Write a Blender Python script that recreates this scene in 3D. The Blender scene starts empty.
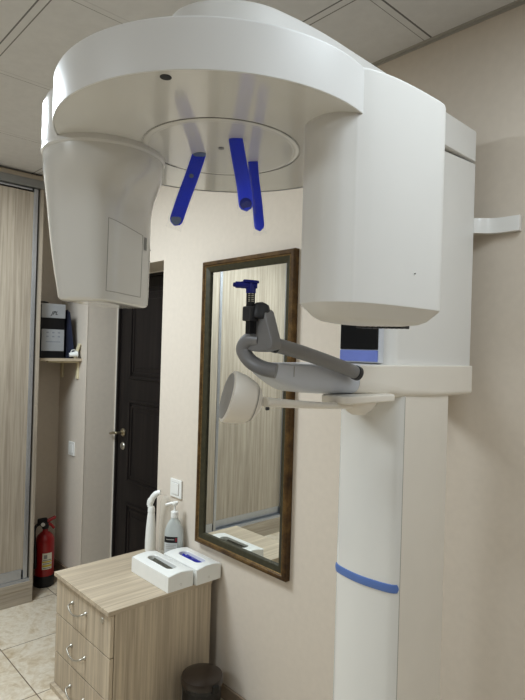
import bpy, bmesh, math, random
from mathutils import Vector, Matrix
random.seed(4)
D = bpy.data
SC = bpy.context.scene
COL = SC.collection
PI = math.pi

# ------------------------------------------------------------------ materials
def srgb(r, g, b):
    f = lambda c: (c/255/12.92) if c/255 <= .04045 else ((c/255+.055)/1.055)**2.4
    return (f(r), f(g), f(b), 1)

def nodes_of(name):
    m = D.materials.new(name); m.use_nodes = True
    nt = m.node_tree
    return m, nt, nt.nodes['Principled BSDF']

def coords(nt, scale=(1, 1, 1), rot=(0, 0, 0), loc=(0, 0, 0)):
    tc = nt.nodes.new('ShaderNodeTexCoord'); mp = nt.nodes.new('ShaderNodeMapping')
    mp.inputs['Scale'].default_value = scale; mp.inputs['Rotation'].default_value = rot; mp.inputs['Location'].default_value = loc
    nt.links.new(tc.outputs['Object'], mp.inputs['Vector'])
    return mp.outputs['Vector']

def noise(nt, vec, scale, detail=3, rough=.5, dist=0):
    n = nt.nodes.new('ShaderNodeTexNoise'); nt.links.new(vec, n.inputs['Vector'])
    n.inputs['Scale'].default_value = scale; n.inputs['Detail'].default_value = detail
    n.inputs['Roughness'].default_value = rough; n.inputs['Distortion'].default_value = dist
    return n.outputs['Fac']

def ramp(nt, fac, stops):
    r = nt.nodes.new('ShaderNodeValToRGB'); nt.links.new(fac, r.inputs['Fac'])
    e = r.color_ramp.elements
    while len(e) < len(stops): e.new(.5)
    for k, (p, c) in enumerate(stops):
        e[k].position = p; e[k].color = c
    return r.outputs['Color']

def mixc(nt, fac, a, b, blend='MIX'):
    m = nt.nodes.new('ShaderNodeMix'); m.data_type = 'RGBA'; m.blend_type = blend
    for s, v in ((m.inputs[0], fac), (m.inputs[6], a), (m.inputs[7], b)):
        if hasattr(v, 'node'): nt.links.new(v, s)
        else: s.default_value = v
    return m.outputs[2]

def math_(nt, op, a, b=0):
    m = nt.nodes.new('ShaderNodeMath'); m.operation = op
    for s, v in ((m.inputs[0], a), (m.inputs[1], b)):
        if hasattr(v, 'node'): nt.links.new(v, s)
        else: s.default_value = v
    return m.outputs[0]

def bump(nt, bs, h, strength=.1, dist=.002):
    b = nt.nodes.new('ShaderNodeBump'); b.inputs['Strength'].default_value = strength; b.inputs['Distance'].default_value = dist
    nt.links.new(h, b.inputs['Height']); nt.links.new(b.outputs['Normal'], bs.inputs['Normal'])

def plain(name, c, rough=.5, metal=0, coat=0, var=.04, scale=25, spec=.5, trans=0, alpha=1, bumpy=0):
    m, nt, bs = nodes_of(name)
    v = coords(nt)
    f = noise(nt, v, scale, 3)
    lo = tuple(x*(1-var) for x in c[:3])+(1,); hi = tuple(min(1, x*(1+var)) for x in c[:3])+(1,)
    nt.links.new(ramp(nt, f, [(.3, lo), (.7, hi)]), bs.inputs['Base Color'])
    bs.inputs['Roughness'].default_value = rough; bs.inputs['Metallic'].default_value = metal
    bs.inputs['Coat Weight'].default_value = coat; bs.inputs['Coat Roughness'].default_value = .06
    bs.inputs['Specular IOR Level'].default_value = spec
    bs.inputs['Transmission Weight'].default_value = trans; bs.inputs['Alpha'].default_value = alpha
    if bumpy: bump(nt, bs, noise(nt, v, scale*12, 2), bumpy)
    return m

def wood(name, axis, light, dark, tight=1.0):
    """bleached oak laminate; grain runs along axis (0,1,2)"""
    m, nt, bs = nodes_of(name)
    s1 = [58*tight]*3; s1[axis] = 1.6
    s2 = [150*tight]*3; s2[axis] = 5
    s3 = [7*tight]*3; s3[axis] = .55
    a = noise(nt, coords(nt, s1), 1.0, 4, .6, .6)
    b = noise(nt, coords(nt, s2, loc=(3, 1, 7)), 1.0, 3, .6)
    c = noise(nt, coords(nt, s3, loc=(9, 4, 2)), 1.0, 3, .55, 1.2)
    mid = tuple((x+y)/2 for x, y in zip(light, dark))
    base = ramp(nt, a, [(.30, dark), (.47, mid), (.62, light)])
    fine = ramp(nt, b, [(.33, (.72, .70, .68, 1)), (.55, (1, 1, 1, 1))])
    broad = ramp(nt, c, [(.32, (.80, .78, .76, 1)), (.62, (1.0, 1.0, 1.0, 1))])
    x = mixc(nt, .38, base, fine, 'MULTIPLY'); x = mixc(nt, .4, x, broad, 'MULTIPLY')
    nt.links.new(x, bs.inputs['Base Color'])
    bs.inputs['Roughness'].default_value = .48; bs.inputs['Specular IOR Level'].default_value = .35
    bump(nt, bs, b, .06, .001)
    return m

M = {}
WL, WD = srgb(206, 192, 170), srgb(176, 162, 143)
for ax, k in enumerate('xyz'):
    M['wood_'+k] = wood('bleached_oak_'+k, ax, WL, WD)
    M['ward_'+k] = wood('grey_oak_'+k, ax, srgb(186, 175, 159), srgb(158, 147, 132))
M['satin'] = plain('satin_white_shell', srgb(232, 231, 228), .5, var=.01, scale=6, spec=.35)
M['band'] = plain('white_cover_shell', srgb(232, 232, 231), .34, var=.01, scale=6, spec=.35)
M['white'] = plain('white_enamel', srgb(232, 231, 228), .28, coat=.35, var=.01, scale=6)
M['white_gloss'] = plain('white_gloss_enamel', srgb(228, 227, 223), .16, coat=.6, var=.01, scale=6)
M['cream'] = plain('cream_white_plastic', srgb(238, 233, 224), .35, coat=.2, var=.015, scale=8)
M['silver_paint'] = plain('silver_grey_paint', srgb(208, 212, 220), .35, metal=.0, coat=.2, var=.015)
M['grip'] = plain('grey_grip_metal', srgb(150, 150, 152), .42, metal=.2, var=.03)
M['grey_dark'] = plain('dark_grey_plastic', srgb(58, 59, 62), .45, var=.06)
M['black'] = plain('black_plastic', srgb(24, 24, 26), .42, var=.1)
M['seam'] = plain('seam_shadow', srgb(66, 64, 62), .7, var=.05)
M['seam_light'] = plain('pale_seam', srgb(170, 167, 162), .6, var=.03)
M['blue_stripe'] = plain('blue_stripe_plastic', srgb(100, 128, 186), .4, var=.04)
M['blue_rod'] = plain('royal_blue_plastic', srgb(8, 58, 240), .4, coat=.1, var=.08)
M['blue_bite'] = plain('navy_blue_plastic', srgb(22, 32, 130), .35, var=.08)
M['grey_pad'] = plain('grey_blue_pad', srgb(120, 136, 168), .5, var=.06)
M['sleeve'] = plain('clear_film', (.9, .92, .96, 1), .12, var=.01, alpha=.05, spec=.5)
M['screen'] = plain('dark_screen_glass', srgb(20, 24, 28), .12, coat=.4, var=.08)
M['screen_strip'] = plain('lilac_blue_key_strip', srgb(120, 134, 200), .35, var=.05)
M['alu'] = plain('brushed_aluminium', srgb(190, 192, 196), .33, metal=.75, var=.04, scale=60)
M['alu_dark'] = plain('dull_aluminium', srgb(150, 150, 148), .45, metal=.6, var=.05)
M['nickel'] = plain('satin_nickel', srgb(190, 186, 176), .42, metal=.9, var=.03)
M['brass'] = plain('aged_brass', srgb(170, 160, 138), .3, metal=.9, var=.08)
M['red'] = plain('red_enamel', srgb(156, 16, 20), .3, coat=.4, var=.06)
M['paper'] = plain('label_paper', srgb(226, 222, 205), .6, var=.05, scale=90)
M['yellow'] = plain('label_yellow', srgb(214, 190, 70), .6, var=.05)
M['navy_folder'] = plain('dark_navy_card', srgb(40, 48, 74), .5, var=.08)
M['ups_silver'] = plain('silver_casing', srgb(186, 188, 190), .35, metal=.3, var=.03)
M['bracket_cream'] = plain('cream_painted_bracket', srgb(222, 212, 182), .45, var=.03)
M['plastic_white'] = plain('white_plastic', srgb(238, 238, 234), .33, coat=.15, var=.012)
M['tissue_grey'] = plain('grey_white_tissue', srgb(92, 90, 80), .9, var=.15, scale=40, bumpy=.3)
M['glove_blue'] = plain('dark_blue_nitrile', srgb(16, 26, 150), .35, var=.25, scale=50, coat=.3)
M['clear_bottle'] = plain('translucent_bottle', srgb(214, 220, 218), .18, var=.02, trans=.15, alpha=.72)
M['clear_haze'] = plain('hazy_clear_plastic', srgb(235, 232, 222), .2, var=.02, alpha=.2)
M['label_red'] = plain('label_red_square', srgb(130, 30, 44), .5, var=.05)
M['bin_brown'] = plain('dark_brown_enamel', srgb(46, 36, 28), .3, coat=.3, var=.06)
M['bin_dark'] = plain('black_bin_body', srgb(20, 18, 16), .4, var=.08)
M['liner'] = plain('white_bin_liner', srgb(216, 214, 210), .5, var=.06, scale=60)
M['wall'] = plain('beige_wall_paint', srgb(217, 207.5, 195), .85, var=.018, scale=40, spec=.2, bumpy=.06)
M['wall_dim'] = plain('darkened_unseen_wall', srgb(158, 148, 138), .85, var=.02, scale=40, spec=.2)  # for the unseen walls: colour darkened so less light bounces back
M['skirting'] = plain('brown_skirting_tile', srgb(150, 134, 116), .4, var=.12, scale=14)
M['trim_white'] = plain('white_trim', srgb(226, 222, 214), .45, var=.02)

# ceiling: panels with T bars, 0.605 m module
def ceiling_mat():
    m, nt, bs = nodes_of('suspended_panel_ceiling')
    tc = nt.nodes.new('ShaderNodeTexCoord'); sp = nt.nodes.new('ShaderNodeSeparateXYZ')
    nt.links.new(tc.outputs['Object'], sp.inputs[0])
    cell = .605
    def line(o, off, w):
        t = math_(nt, 'SUBTRACT', o, off); t = math_(nt, 'DIVIDE', t, cell); t = math_(nt, 'ADD', t, 50)
        t = math_(nt, 'FRACT', t); t = math_(nt, 'MULTIPLY', t, cell)
        return math_(nt, 'LESS_THAN', t, w)
    dx = line(sp.outputs[0], -.928, .006); dy = line(sp.outputs[1], .592, .005)
    dark = math_(nt, 'GREATER_THAN', sp.outputs[0], -1.2); dx = math_(nt, 'MULTIPLY', dx, math_(nt, 'ADD', math_(nt, 'MULTIPLY', dark, .85), .15))
    ex = line(sp.outputs[0], -.951, .0022); ey = line(sp.outputs[1], .619, .004)
    n = noise(nt, coords(nt), 30, 3)
    base = ramp(nt, n, [(.3, srgb(212, 211, 210)), (.7, srgb(217, 216, 215))])
    c = mixc(nt, math_(nt, 'MAXIMUM', ex, ey), base, srgb(140, 138, 134))
    c = mixc(nt, math_(nt, 'MULTIPLY', dy, .8), c, srgb(92, 90, 88))
    c = mixc(nt, math_(nt, 'MULTIPLY', dx, .85), c, srgb(84, 82, 80))
    nt.links.new(c, bs.inputs['Base Color']); bs.inputs['Roughness'].default_value = .8
    bs.inputs['Specular IOR Level'].default_value = .25
    return m
M['ceiling'] = ceiling_mat()

def floor_mat():
    m, nt, bs = nodes_of('beige_marble_tiles')
    tc = nt.nodes.new('ShaderNodeTexCoord'); sp = nt.nodes.new('ShaderNodeSeparateXYZ')
    nt.links.new(tc.outputs['Object'], sp.inputs[0])
    cell = .45
    def frac(o, off):
        t = math_(nt, 'SUBTRACT', o, off); t = math_(nt, 'DIVIDE', t, cell); return math_(nt, 'ADD', t, 50)
    fx, fy = frac(sp.outputs[0], -2.83), frac(sp.outputs[1], .949)
    def joint(t): return math_(nt, 'LESS_THAN', math_(nt, 'MULTIPLY', math_(nt, 'FRACT', t), cell), .0045)
    j = math_(nt, 'MAXIMUM', joint(fx), joint(fy))
    # a different patch of stone for each tile
    cid = math_(nt, 'ADD', math_(nt, 'MULTIPLY', math_(nt, 'FLOOR', fx), 3.7), math_(nt, 'MULTIPLY', math_(nt, 'FLOOR', fy), 7.3))
    cv = nt.nodes.new('ShaderNodeCombineXYZ'); nt.links.new(cid, cv.inputs[2])
    ad = nt.nodes.new('ShaderNodeVectorMath'); ad.operation = 'ADD'
    nt.links.new(tc.outputs['Object'], ad.inputs[0]); nt.links.new(cv.outputs[0], ad.inputs[1])
    a = noise(nt, ad.outputs[0], 8, 9, .66, 1.2); b = noise(nt, ad.outputs[0], 30, 6, .65, .8)
    c = ramp(nt, a, [(.34, srgb(196, 180, 154)), (.46, srgb(214, 202, 182)), (.56, srgb(222, 213, 197)), (.68, srgb(206, 193, 170))])
    v = ramp(nt, b, [(.40, (.83, .78, .70, 1)), (.54, (1, 1, 1, 1))])
    c = mixc(nt, .6, c, v, 'MULTIPLY')
    c = mixc(nt, j, c, srgb(122, 106, 90))
    nt.links.new(c, bs.inputs['Base Color']); bs.inputs['Roughness'].default_value = .3
    bs.inputs['Specular IOR Level'].default_value = .4
    return m
M['floor'] = floor_mat()

def frame_mat():
    m, nt, bs = nodes_of('aged_bronze_wood')
    f = noise(nt, coords(nt), 18, 5, .65); g = noise(nt, coords(nt, (1, 1, 1)), 140, 3)
    c = ramp(nt, f, [(.3, srgb(66, 46, 24)), (.5, srgb(96, 72, 40)), (.72, srgb(134, 106, 62))])
    c = mixc(nt, .35, c, ramp(nt, g, [(.35, (.5, .5, .5, 1)), (.6, (1, 1, 1, 1))]), 'MULTIPLY')
    nt.links.new(c, bs.inputs['Base Color']); bs.inputs['Roughness'].default_value = .38; bs.inputs['Metallic'].default_value = .25
    return m
M['frame'] = frame_mat()
M['frame_green'] = plain('olive_bronze_inlay', srgb(66, 63, 46), .45, metal=.2, var=.2, scale=50)
M['gilt'] = plain('worn_gilt', srgb(128, 104, 66), .35, metal=.5, var=.3, scale=90)
m, nt, bs = nodes_of('mirror_silvering')
f = noise(nt, coords(nt), 3, 1)
nt.links.new(ramp(nt, f, [(.3, (.86, .88, .86, 1)), (.7, (.88, .90, .88, 1))]), bs.inputs['Base Color'])
bs.inputs['Metallic'].default_value = 1; bs.inputs['Roughness'].default_value = .015
M['mirror'] = m

def door_mat():
    m, nt, bs = nodes_of('black_brown_door_finish')
    f = noise(nt, coords(nt, (40, 40, 2)), 1, 4, .6)
    nt.links.new(ramp(nt, f, [(.3, srgb(27, 23, 22)), (.7, srgb(44, 38, 36))]), bs.inputs['Base Color'])
    bs.inputs['Roughness'].default_value = .5; bs.inputs['Specular IOR Level'].default_value = .3
    return m
M['door'] = door_mat()

# ------------------------------------------------------------------ builders
def new(): return bmesh.new()

def add_box(b, lo, hi, bev=0, seg=2):
    lo, hi = [min(a, c) for a, c in zip(lo, hi)], [max(a, c) for a, c in zip(lo, hi)]
    r = bmesh.ops.create_cube(b, size=1)['verts']
    for v in r:
        v.co = Vector([(lo[i]+hi[i])/2+v.co[i]*(hi[i]-lo[i]) for i in range(3)])
    if bev:
        es = list({e for v in r for e in v.link_edges})
        bmesh.ops.bevel(b, geom=es, offset=min(bev, .49*min(hi[i]-lo[i] for i in range(3))), segments=seg, profile=.5, affect='EDGES')
    return b

def box(lo, hi, bev=0, seg=2): return add_box(new(), lo, hi, bev, seg)

def bridge_rings(b, rings, cap0=True, cap1=True, closed=True):
    vr = [[b.verts.new(p) for p in r] for r in rings]
    n = len(vr[0])
    for i in range(len(vr)-1):
        for k in range(n if closed else n-1):
            q = (vr[i][k], vr[i][(k+1) % n], vr[i+1][(k+1) % n], vr[i+1][k])
            try: b.faces.new(q)
            except ValueError: pass
    if cap0: b.faces.new(vr[0][::-1])
    if cap1: b.faces.new(vr[-1])
    return vr

def add_lathe(b, c, prof, n=64, axis=(0, 0, 1), sx=1, sy=1, cap0=True, cap1=True):
    """prof: list of (radius, height along axis) from c"""
    ax = Vector(axis).normalized()
    u = ax.orthogonal().normalized() if abs(ax.z) < .999 else Vector((1, 0, 0))
    w = ax.cross(u).normalized()
    c = Vector(c)
    rings = [[c+ax*h+u*(r*sx*math.cos(2*PI*k/n))+w*(r*sy*math.sin(2*PI*k/n)) for k in range(n)] for r, h in prof]
    bridge_rings(b, rings, cap0, cap1)
    return b

def lathe(*a, **k): return add_lathe(new(), *a, **k)

def catmull(pts, n=8, closed=False):
    P = [Vector(p) for p in pts]; out = []
    N = len(P)
    rng = range(N) if closed else range(N-1)
    for i in rng:
        if closed: p0, p1, p2, p3 = P[(i-1) % N], P[i], P[(i+1) % N], P[(i+2) % N]
        else: p0, p1, p2, p3 = P[max(i-1, 0)], P[i], P[i+1], P[min(i+2, N-1)]
        for k in range(n):
            t = k/n
            out.append(.5*((2*p1)+(p2-p0)*t+(2*p0-5*p1+4*p2-p3)*t*t+(3*p1-p0-3*p2+p3)*t**3))
    if not closed: out.append(P[-1])
    return out

def add_tube(b, path, rad, n=16, cap=True):
    P = [Vector(p) for p in path]
    R = rad if isinstance(rad, (list, tuple)) else [rad]*len(P)
    T = [(P[min(i+1, len(P)-1)]-P[max(i-1, 0)]).normalized() for i in range(len(P))]
    u = T[0].orthogonal().normalized(); rings = []
    for p, t, r in zip(P, T, R):
        u = (u-t*u.dot(t)).normalized(); w = t.cross(u)
        rings.append([p+u*(r*math.cos(2*PI*k/n))+w*(r*math.sin(2*PI*k/n)) for k in range(n)])
    bridge_rings(b, rings, cap, cap)
    return b

def tube(*a, **k): return add_tube(new(), *a, **k)

def round_poly(pts, rad, seg=6):
    """2D polygon with rounded corners; rad is a number or one per corner"""
    n = len(pts); out = []
    R = rad if isinstance(rad, (list, tuple)) else [rad]*n
    for i in range(n):
        p = Vector(pts[i]); a = Vector(pts[i-1]); c = Vector(pts[(i+1) % n])
        d1 = (a-p); d2 = (c-p); r = min(R[i], .48*d1.length, .48*d2.length)
        if r <= 0: out.append(p); continue
        s, e = p+d1.normalized()*r, p+d2.normalized()*r
        for k in range(seg+1):
            t = k/seg; out.append(s*(1-t)**2+p*2*t*(1-t)+e*t*t)
    return out

def inset2(poly, d):
    n = len(poly); A = sum(poly[i-1].x*poly[i].y-poly[i].x*poly[i-1].y for i in range(n))
    s = 1 if A > 0 else -1; out = []
    for i in range(n):
        t = poly[(i+1) % n]-poly[i-1]
        if t.length < 1e-9: out.append(poly[i].copy()); continue
        t.normalize(); out.append(poly[i]+Vector((-t.y, t.x))*s*d)
    return out

def add_prism(b, poly, z0, z1, edge=0, seg=3, edge0=None, to=None):
    """extrude 2D polygon from z0 to z1 with rounded rims; to maps (x,y,z)->3D"""
    to = to or (lambda x, y, z: Vector((x, y, z)))
    e0 = edge if edge0 is None else edge0
    rings = []
    if e0:
        for k in range(seg+1):
            a = PI/2*k/seg; q = inset2(poly, e0*(1-math.sin(a)))
            rings.append([to(p.x, p.y, z0+e0*(1-math.cos(a))) for p in q])
    else: rings.append([to(p.x, p.y, z0) for p in poly])
    if edge:
        for k in range(seg+1):
            a = PI/2*k/seg; q = inset2(poly, edge*(1-math.cos(a)))
            rings.append([to(p.x, p.y, z1-edge*(1-math.sin(a))) for p in q])
    else: rings.append([to(p.x, p.y, z1) for p in poly])
    bridge_rings(b, rings)
    return b

def prism(*a, **k): return add_prism(new(), *a, **k)

def rect(x0, y0, x1, y1): return [Vector(p) for p in ((x0, y0), (x1, y0), (x1, y1), (x0, y1))]

def root_of(o):
    while o.parent: o = o.parent
    return o

def obj(name, b, mat, parent=None, label=None, smooth=35, loc=None):
    """link a bmesh (built in world coordinates) as one mesh object"""
    bmesh.ops.recalc_face_normals(b, faces=b.faces[:])
    me = D.meshes.new(name)
    if parent is not None:
        off = root_of(parent).location.copy()
    else:
        off = Vector(loc) if loc else Vector((0, 0, 0))
    for v in b.verts: v.co -= off
    b.to_mesh(me); b.free()
    me.materials.append(mat if not isinstance(mat, str) else M[mat])
    if smooth:
        for p in me.polygons: p.use_smooth = True
        me.set_sharp_from_angle(angle=math.radians(smooth))
    o = D.objects.new(name, me); COL.objects.link(o)
    if parent is not None: o.parent = parent
    else: o.location = off
    if smooth:
        wn = o.modifiers.new('normals', 'WEIGHTED_NORMAL'); wn.keep_sharp = True; wn.weight = 60
    if label: o['label'] = label
    return o

def thing(name, label, cat, loc, group=None):
    o = D.objects.new(name, None); COL.objects.link(o); o.location = loc; o.empty_display_size = .05
    o['label'] = label; o['category'] = cat
    if group: o['group'] = group
    return o

def tag(o, label, cat, group=None):
    o['label'] = label; o['category'] = cat
    if group: o['group'] = group
    return o

def struct(name, b, mat, label=None, parent=None, smooth=0):
    o = obj(name, b, mat, parent, None, smooth)
    if parent is None: o['kind'] = 'structure'
    if label: o['label'] = label
    return o

def copy_tree(o, parent=None, label=None, shift=(0, 0, 0)):
    c = o.copy(); COL.objects.link(c)
    if parent is not None: c.parent = parent
    else: c.location = o.location+Vector(shift)
    if label: c['label'] = label
    for ch in list(o.children): copy_tree(ch, c)
    return c

def add_text(name, body, size, mat, parent, origin, xdir, ydir, depth=.0004, shear=0):
    """flat lettering as a mesh: origin world, xdir reading direction, ydir up"""
    cu = D.curves.new(name, 'FONT'); cu.body = body; cu.size = size; cu.extrude = depth; cu.align_x = 'CENTER'; cu.align_y = 'CENTER'; cu.shear = shear
    tmp = D.objects.new(name+'_tmp', cu); COL.objects.link(tmp)
    dg = bpy.context.evaluated_depsgraph_get(); me = D.meshes.new_from_object(tmp.evaluated_get(dg))
    D.objects.remove(tmp)
    x = Vector(xdir).normalized(); y = Vector(ydir).normalized(); z = x.cross(y)
    mt = Matrix((x, y, z)).transposed().to_4x4(); mt.translation = Vector(origin)-root_of(parent).location
    me.transform(mt); me.materials.clear(); me.materials.append(M[mat])
    o = D.objects.new(name, me); COL.objects.link(o); o.parent = parent
    return o

# ------------------------------------------------------------------ room shell
WY = 1.55          # face of the wall with the mirror
CZ = 2.485         # ceiling
XL, XR, YF = -3.645, 1.7, -2.1
DX0, DX1, DZ, DY = -3.258, -2.418, 1.944, 1.768   # door opening in the thick wall

struct('floor', box((XL-.1, YF-.1, -.08), (XR+.1, WY+.5, 0)), 'floor', 'beige marble-look floor tiles')
struct('ceiling', box((XL-.1, YF-.1, CZ), (XR+.1, WY+.5, CZ+.08)), 'ceiling', 'grey suspended panel ceiling')
b = new()
add_box(b, (XL-.1, WY, 0), (DX0, WY+.3, CZ)); add_box(b, (DX1, WY, 0), (XR+.1, WY+.3, CZ)); add_box(b, (DX0, WY, DZ), (DX1, WY+.3, CZ))
struct('wall_back', b, 'wall', 'beige wall with the doorway and the mirror')
struct('wall_left', box((XL-.1, YF-.1, 0), (XL, WY, CZ)), 'wall')
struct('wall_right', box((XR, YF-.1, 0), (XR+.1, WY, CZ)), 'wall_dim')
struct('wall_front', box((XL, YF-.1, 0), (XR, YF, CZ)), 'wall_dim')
# skirting
struct('baseboard_back', box((DX1, WY-.012, 0), (XR, WY, .06), .003), 'skirting')
struct('baseboard_left', box((XL, WY-.012, 0), (DX0, WY, .075), .003), 'skirting')
struct('baseboard_nook', box((XL, 1.28, 0), (XL+.012, WY-.012, .075), .003), 'skirting')
# thin profile where wall and ceiling meet
b = new(); add_box(b, (XL, WY-.014, CZ-.002), (XR, WY, CZ)); add_box(b, (XL, WY-.002, CZ-.010), (XR, WY, CZ-.002))
struct('trim_1', b, plain('grey_ceiling_profile', srgb(176, 172, 165), .6, var=.02))
# corner bead of the door reveal
struct('trim_2', box((DX0-.003, WY-.0015, .075), (DX0+.002, WY+.004, DZ), .001), 'wall')

# door set back in the wall
dr = struct('door_1', new(), 'door', 'black-brown panelled door set deep in the wall')
def door_leaf():
    x0, x1, y = DX0+.022, DX1-.006, DY
    b = new()
    add_box(b, (x0, y, .005), (x1, y+.04, DZ-.024), .002)
    w = x1-x0
    for zz0, zz1 in ((1.30, 1.86), (.66, 1.17), (.10, .53)):
        fx0, fx1 = x0+.13, x1-.13
        for off, dep in ((0, .008), (.028, .005)):
            for lo, hi in (((fx0+off, zz0+off), (fx0+off+.016, zz1-off)), ((fx1-off-.016, zz0+off), (fx1-off, zz1-off)),
                           ((fx0+off, zz0+off), (fx1-off, zz0+off+.016)), ((fx0+off, zz1-off-.016), (fx1-off, zz1-off))):
                add_box(b, (lo[0], y-dep, lo[1]), (hi[0], y+.001, hi[1]), .004, 2)
        add_box(b, (fx0+.07, y-.004, zz0+.07), (fx1-.07, y+.001, zz1-.07), .003)
    return b
obj('door_leaf', door_leaf(), 'door', dr)
b = new()
add_box(b, (DX0, DY-.012, 0), (DX0+.02, DY+.05, DZ)); add_box(b, (DX0, DY-.012, DZ-.022), (DX1, DY+.05, DZ))
obj('door_frame', b, 'door', dr)
b = new(); add_box(b, (DX0+.0, DY-.016, 0), (DX0+.006, DY-.011, DZ)); add_box(b, (DX0, DY-.016, DZ-.006), (DX1, DY-.011, DZ))
obj('sealant_bead', b, 'trim_white', dr)
hx, hz = DX0+.092, .958
b = new(); add_lathe(b, (hx, DY, hz), [(.026, 0), (.026, -.006), (.02, -.011)][::-1], 32, (0, 1, 0))
add_tube(b, catmull([(hx, DY-.005, hz), (hx, DY-.035, hz), (hx-.004, DY-.052, hz), (hx-.03, DY-.056, hz-.002), (hx-.055, DY-.055, hz-.008), (hx-.075, DY-.05, hz-.012)], 6), .0085, 12)
obj('door_handle', b, 'brass', dr)
b = new(); add_lathe(b, (hx, DY, hz-.085), [(.02, -.009), (.024, -.004), (.024, 0)], 32, (0, 1, 0)); add_box(b, (hx-.004, DY-.016, hz-.1), (hx+.004, DY-.006, hz-.07), .002)
obj('door_lock', b, 'nickel', dr)
# back of the doorway, behind the leaf
struct('wall_doorway', box((DX0-.05, DY+.06, 0), (DX1+.05, DY+.1, DZ+.05)), 'wall')

# ------------------------------------------------------------------ sliding wardrobe
WX = -3.262
w = thing('sliding_wardrobe', 'tall bleached-oak sliding-door wardrobe with aluminium edging, standing along the left wall', 'wardrobe', (WX, .35, 0))
WY0, WY1 = -1.35, 1.262
obj('plinth', box((WX-.06, WY0, 0), (WX, WY1, .105), .001), 'ward_y', w)
b = new(); add_box(b, (XL+.003, WY1-.018, .105), (WX, WY1, CZ-.003), .001); obj('side_panel', b, 'ward_z', w)
obj('side_panel', box((XL+.003, WY0, .105), (WX, WY0+.018, CZ-.003), .001), 'ward_z', w)
obj('bottom_board', box((XL+.003, WY0+.018, .085), (WX+.003, WY1, .125), .001), 'ward_y', w)
obj('back_panel', box((XL+.001, WY0+.018, .125), (XL+.006, WY1-.018, CZ-.08)), 'ward_z', w)
b = new()
for yy in (WX+.002, WX-.03): pass
add_box(b, (WX-.075, WY0+.018, .125), (WX-.004, WY1-.018, .13)); 
for xx in (-.007, -.031, -.049): add_box(b, (WX+xx-.004, WY0+.018, .13), (WX+xx, WY1-.018, .142))
obj('bottom_track', b, 'alu', w)
b = new(); add_box(b, (WX-.075, WY0+.018, CZ-.085), (WX+.012, WY1+.0, CZ-.04), .002)
obj('top_track', b, 'alu_dark', w)
b = new(); add_box(b, (WX-.09, WY0+.018, CZ-.04), (WX+.004, WY1, CZ-.012), .001)
obj('top_fascia', b, 'ward_y', w)
def slide_door(y0, y1, x):
    z0, z1 = .142, CZ-.088
    d = obj('door', box((x-.010, y0+.012, z0+.05), (x-.002, y1-.012, z1-.02)), 'ward_z', w)
    for ya, yb in ((y0, y0+.024), (y1-.024, y1)):
        obj('door_stile', box((x-.016, ya, z0), (x+.004, yb, z1), .003), 'alu', d)
    obj('door_rail', box((x-.014, y0+.032, z0), (x+.002, y1-.032, z0+.058), .003), 'alu', d)
    obj('door_rail', box((x-.014, y0+.032, z1-.012), (x+.002, y1-.032, z1), .003), 'alu', d)
slide_door(.465, 1.232, WX-.012)
slide_door(-.265, .500, WX-.045)
slide_door(-1.33, -.235, WX-.012)

# ------------------------------------------------------------------ nook: shelf and things on it
SX = -3.318; SZ = 1.418
s = thing('wall_shelf', 'short oak shelf board on cream brackets, fixed in the nook beside the wardrobe', 'shelf', (XL+.16, WY, SZ))
obj('board', box((XL+.002, 1.285, SZ-.018), (SX, WY-.001, SZ), .001), 'wood_y', s)
def shelf_bracket(x):
    b = new(); w_ = .013
    add_box(b, (x-w_, WY-.012, SZ-.13), (x+w_, WY-.001, SZ-.0185), .002)
    add_box(b, (x-w_, WY-.20, SZ-.029), (x+w_, WY-.010, SZ-.0185), .002)
    return b
for x in (SX-.05, XL+.05): obj('bracket', shelf_bracket(x), 'bracket_cream', s)

UX = -3.328
u = thing('power_supply_unit', 'silver and black tower unit with a dark band, standing on the nook shelf', 'power supply', (UX-.1, 1.383, SZ))
y0, y1 = 1.293, 1.440
obj('body', box((UX-.24, y0, SZ), (UX-.006, y1, SZ+.326), .006), 'black', u)
b = new(); add_box(b, (UX-.008, y0, SZ+.242), (UX, y1, SZ+.328), .003); add_box(b, (UX-.24, y0, SZ+.320), (UX-.004, y1, SZ+.329), .003)
obj('upper_panel', b, 'ups_silver', u)
fp = obj('front_panel', box((UX-.008, y0+.004, SZ+.042), (UX, y1-.004, SZ+.174), .003), 'ups_silver', u)
b = new()
for r_ in range(2):
    for c_ in range(3):
        add_box(b, (UX-.001, y0+.032+c_*.035, SZ+.126+r_*.024), (UX+.0006, y0+.046+c_*.035, SZ+.134+r_*.024), .0003)
add_box(b, (UX-.001, y0+.03, SZ+.096), (UX+.0006, y0+.12, SZ+.101))
obj('key_marks', b, plain('pale_key_print', srgb(150, 154, 162), .5), fp)
add_text('lettering', 'JPL', .032, 'black', u, (UX+.0008, (y0+y1)/2+.004, SZ+.272), (0, 1, 0), (0, 0, 1), .0004, .35)
b = lathe((UX-.11, y0+.05, SZ+.329), [(.034, 0), (.036, .006), (.03, .014), (.012, .018)], 32); obj('top_cap', b, 'black', u)

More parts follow.
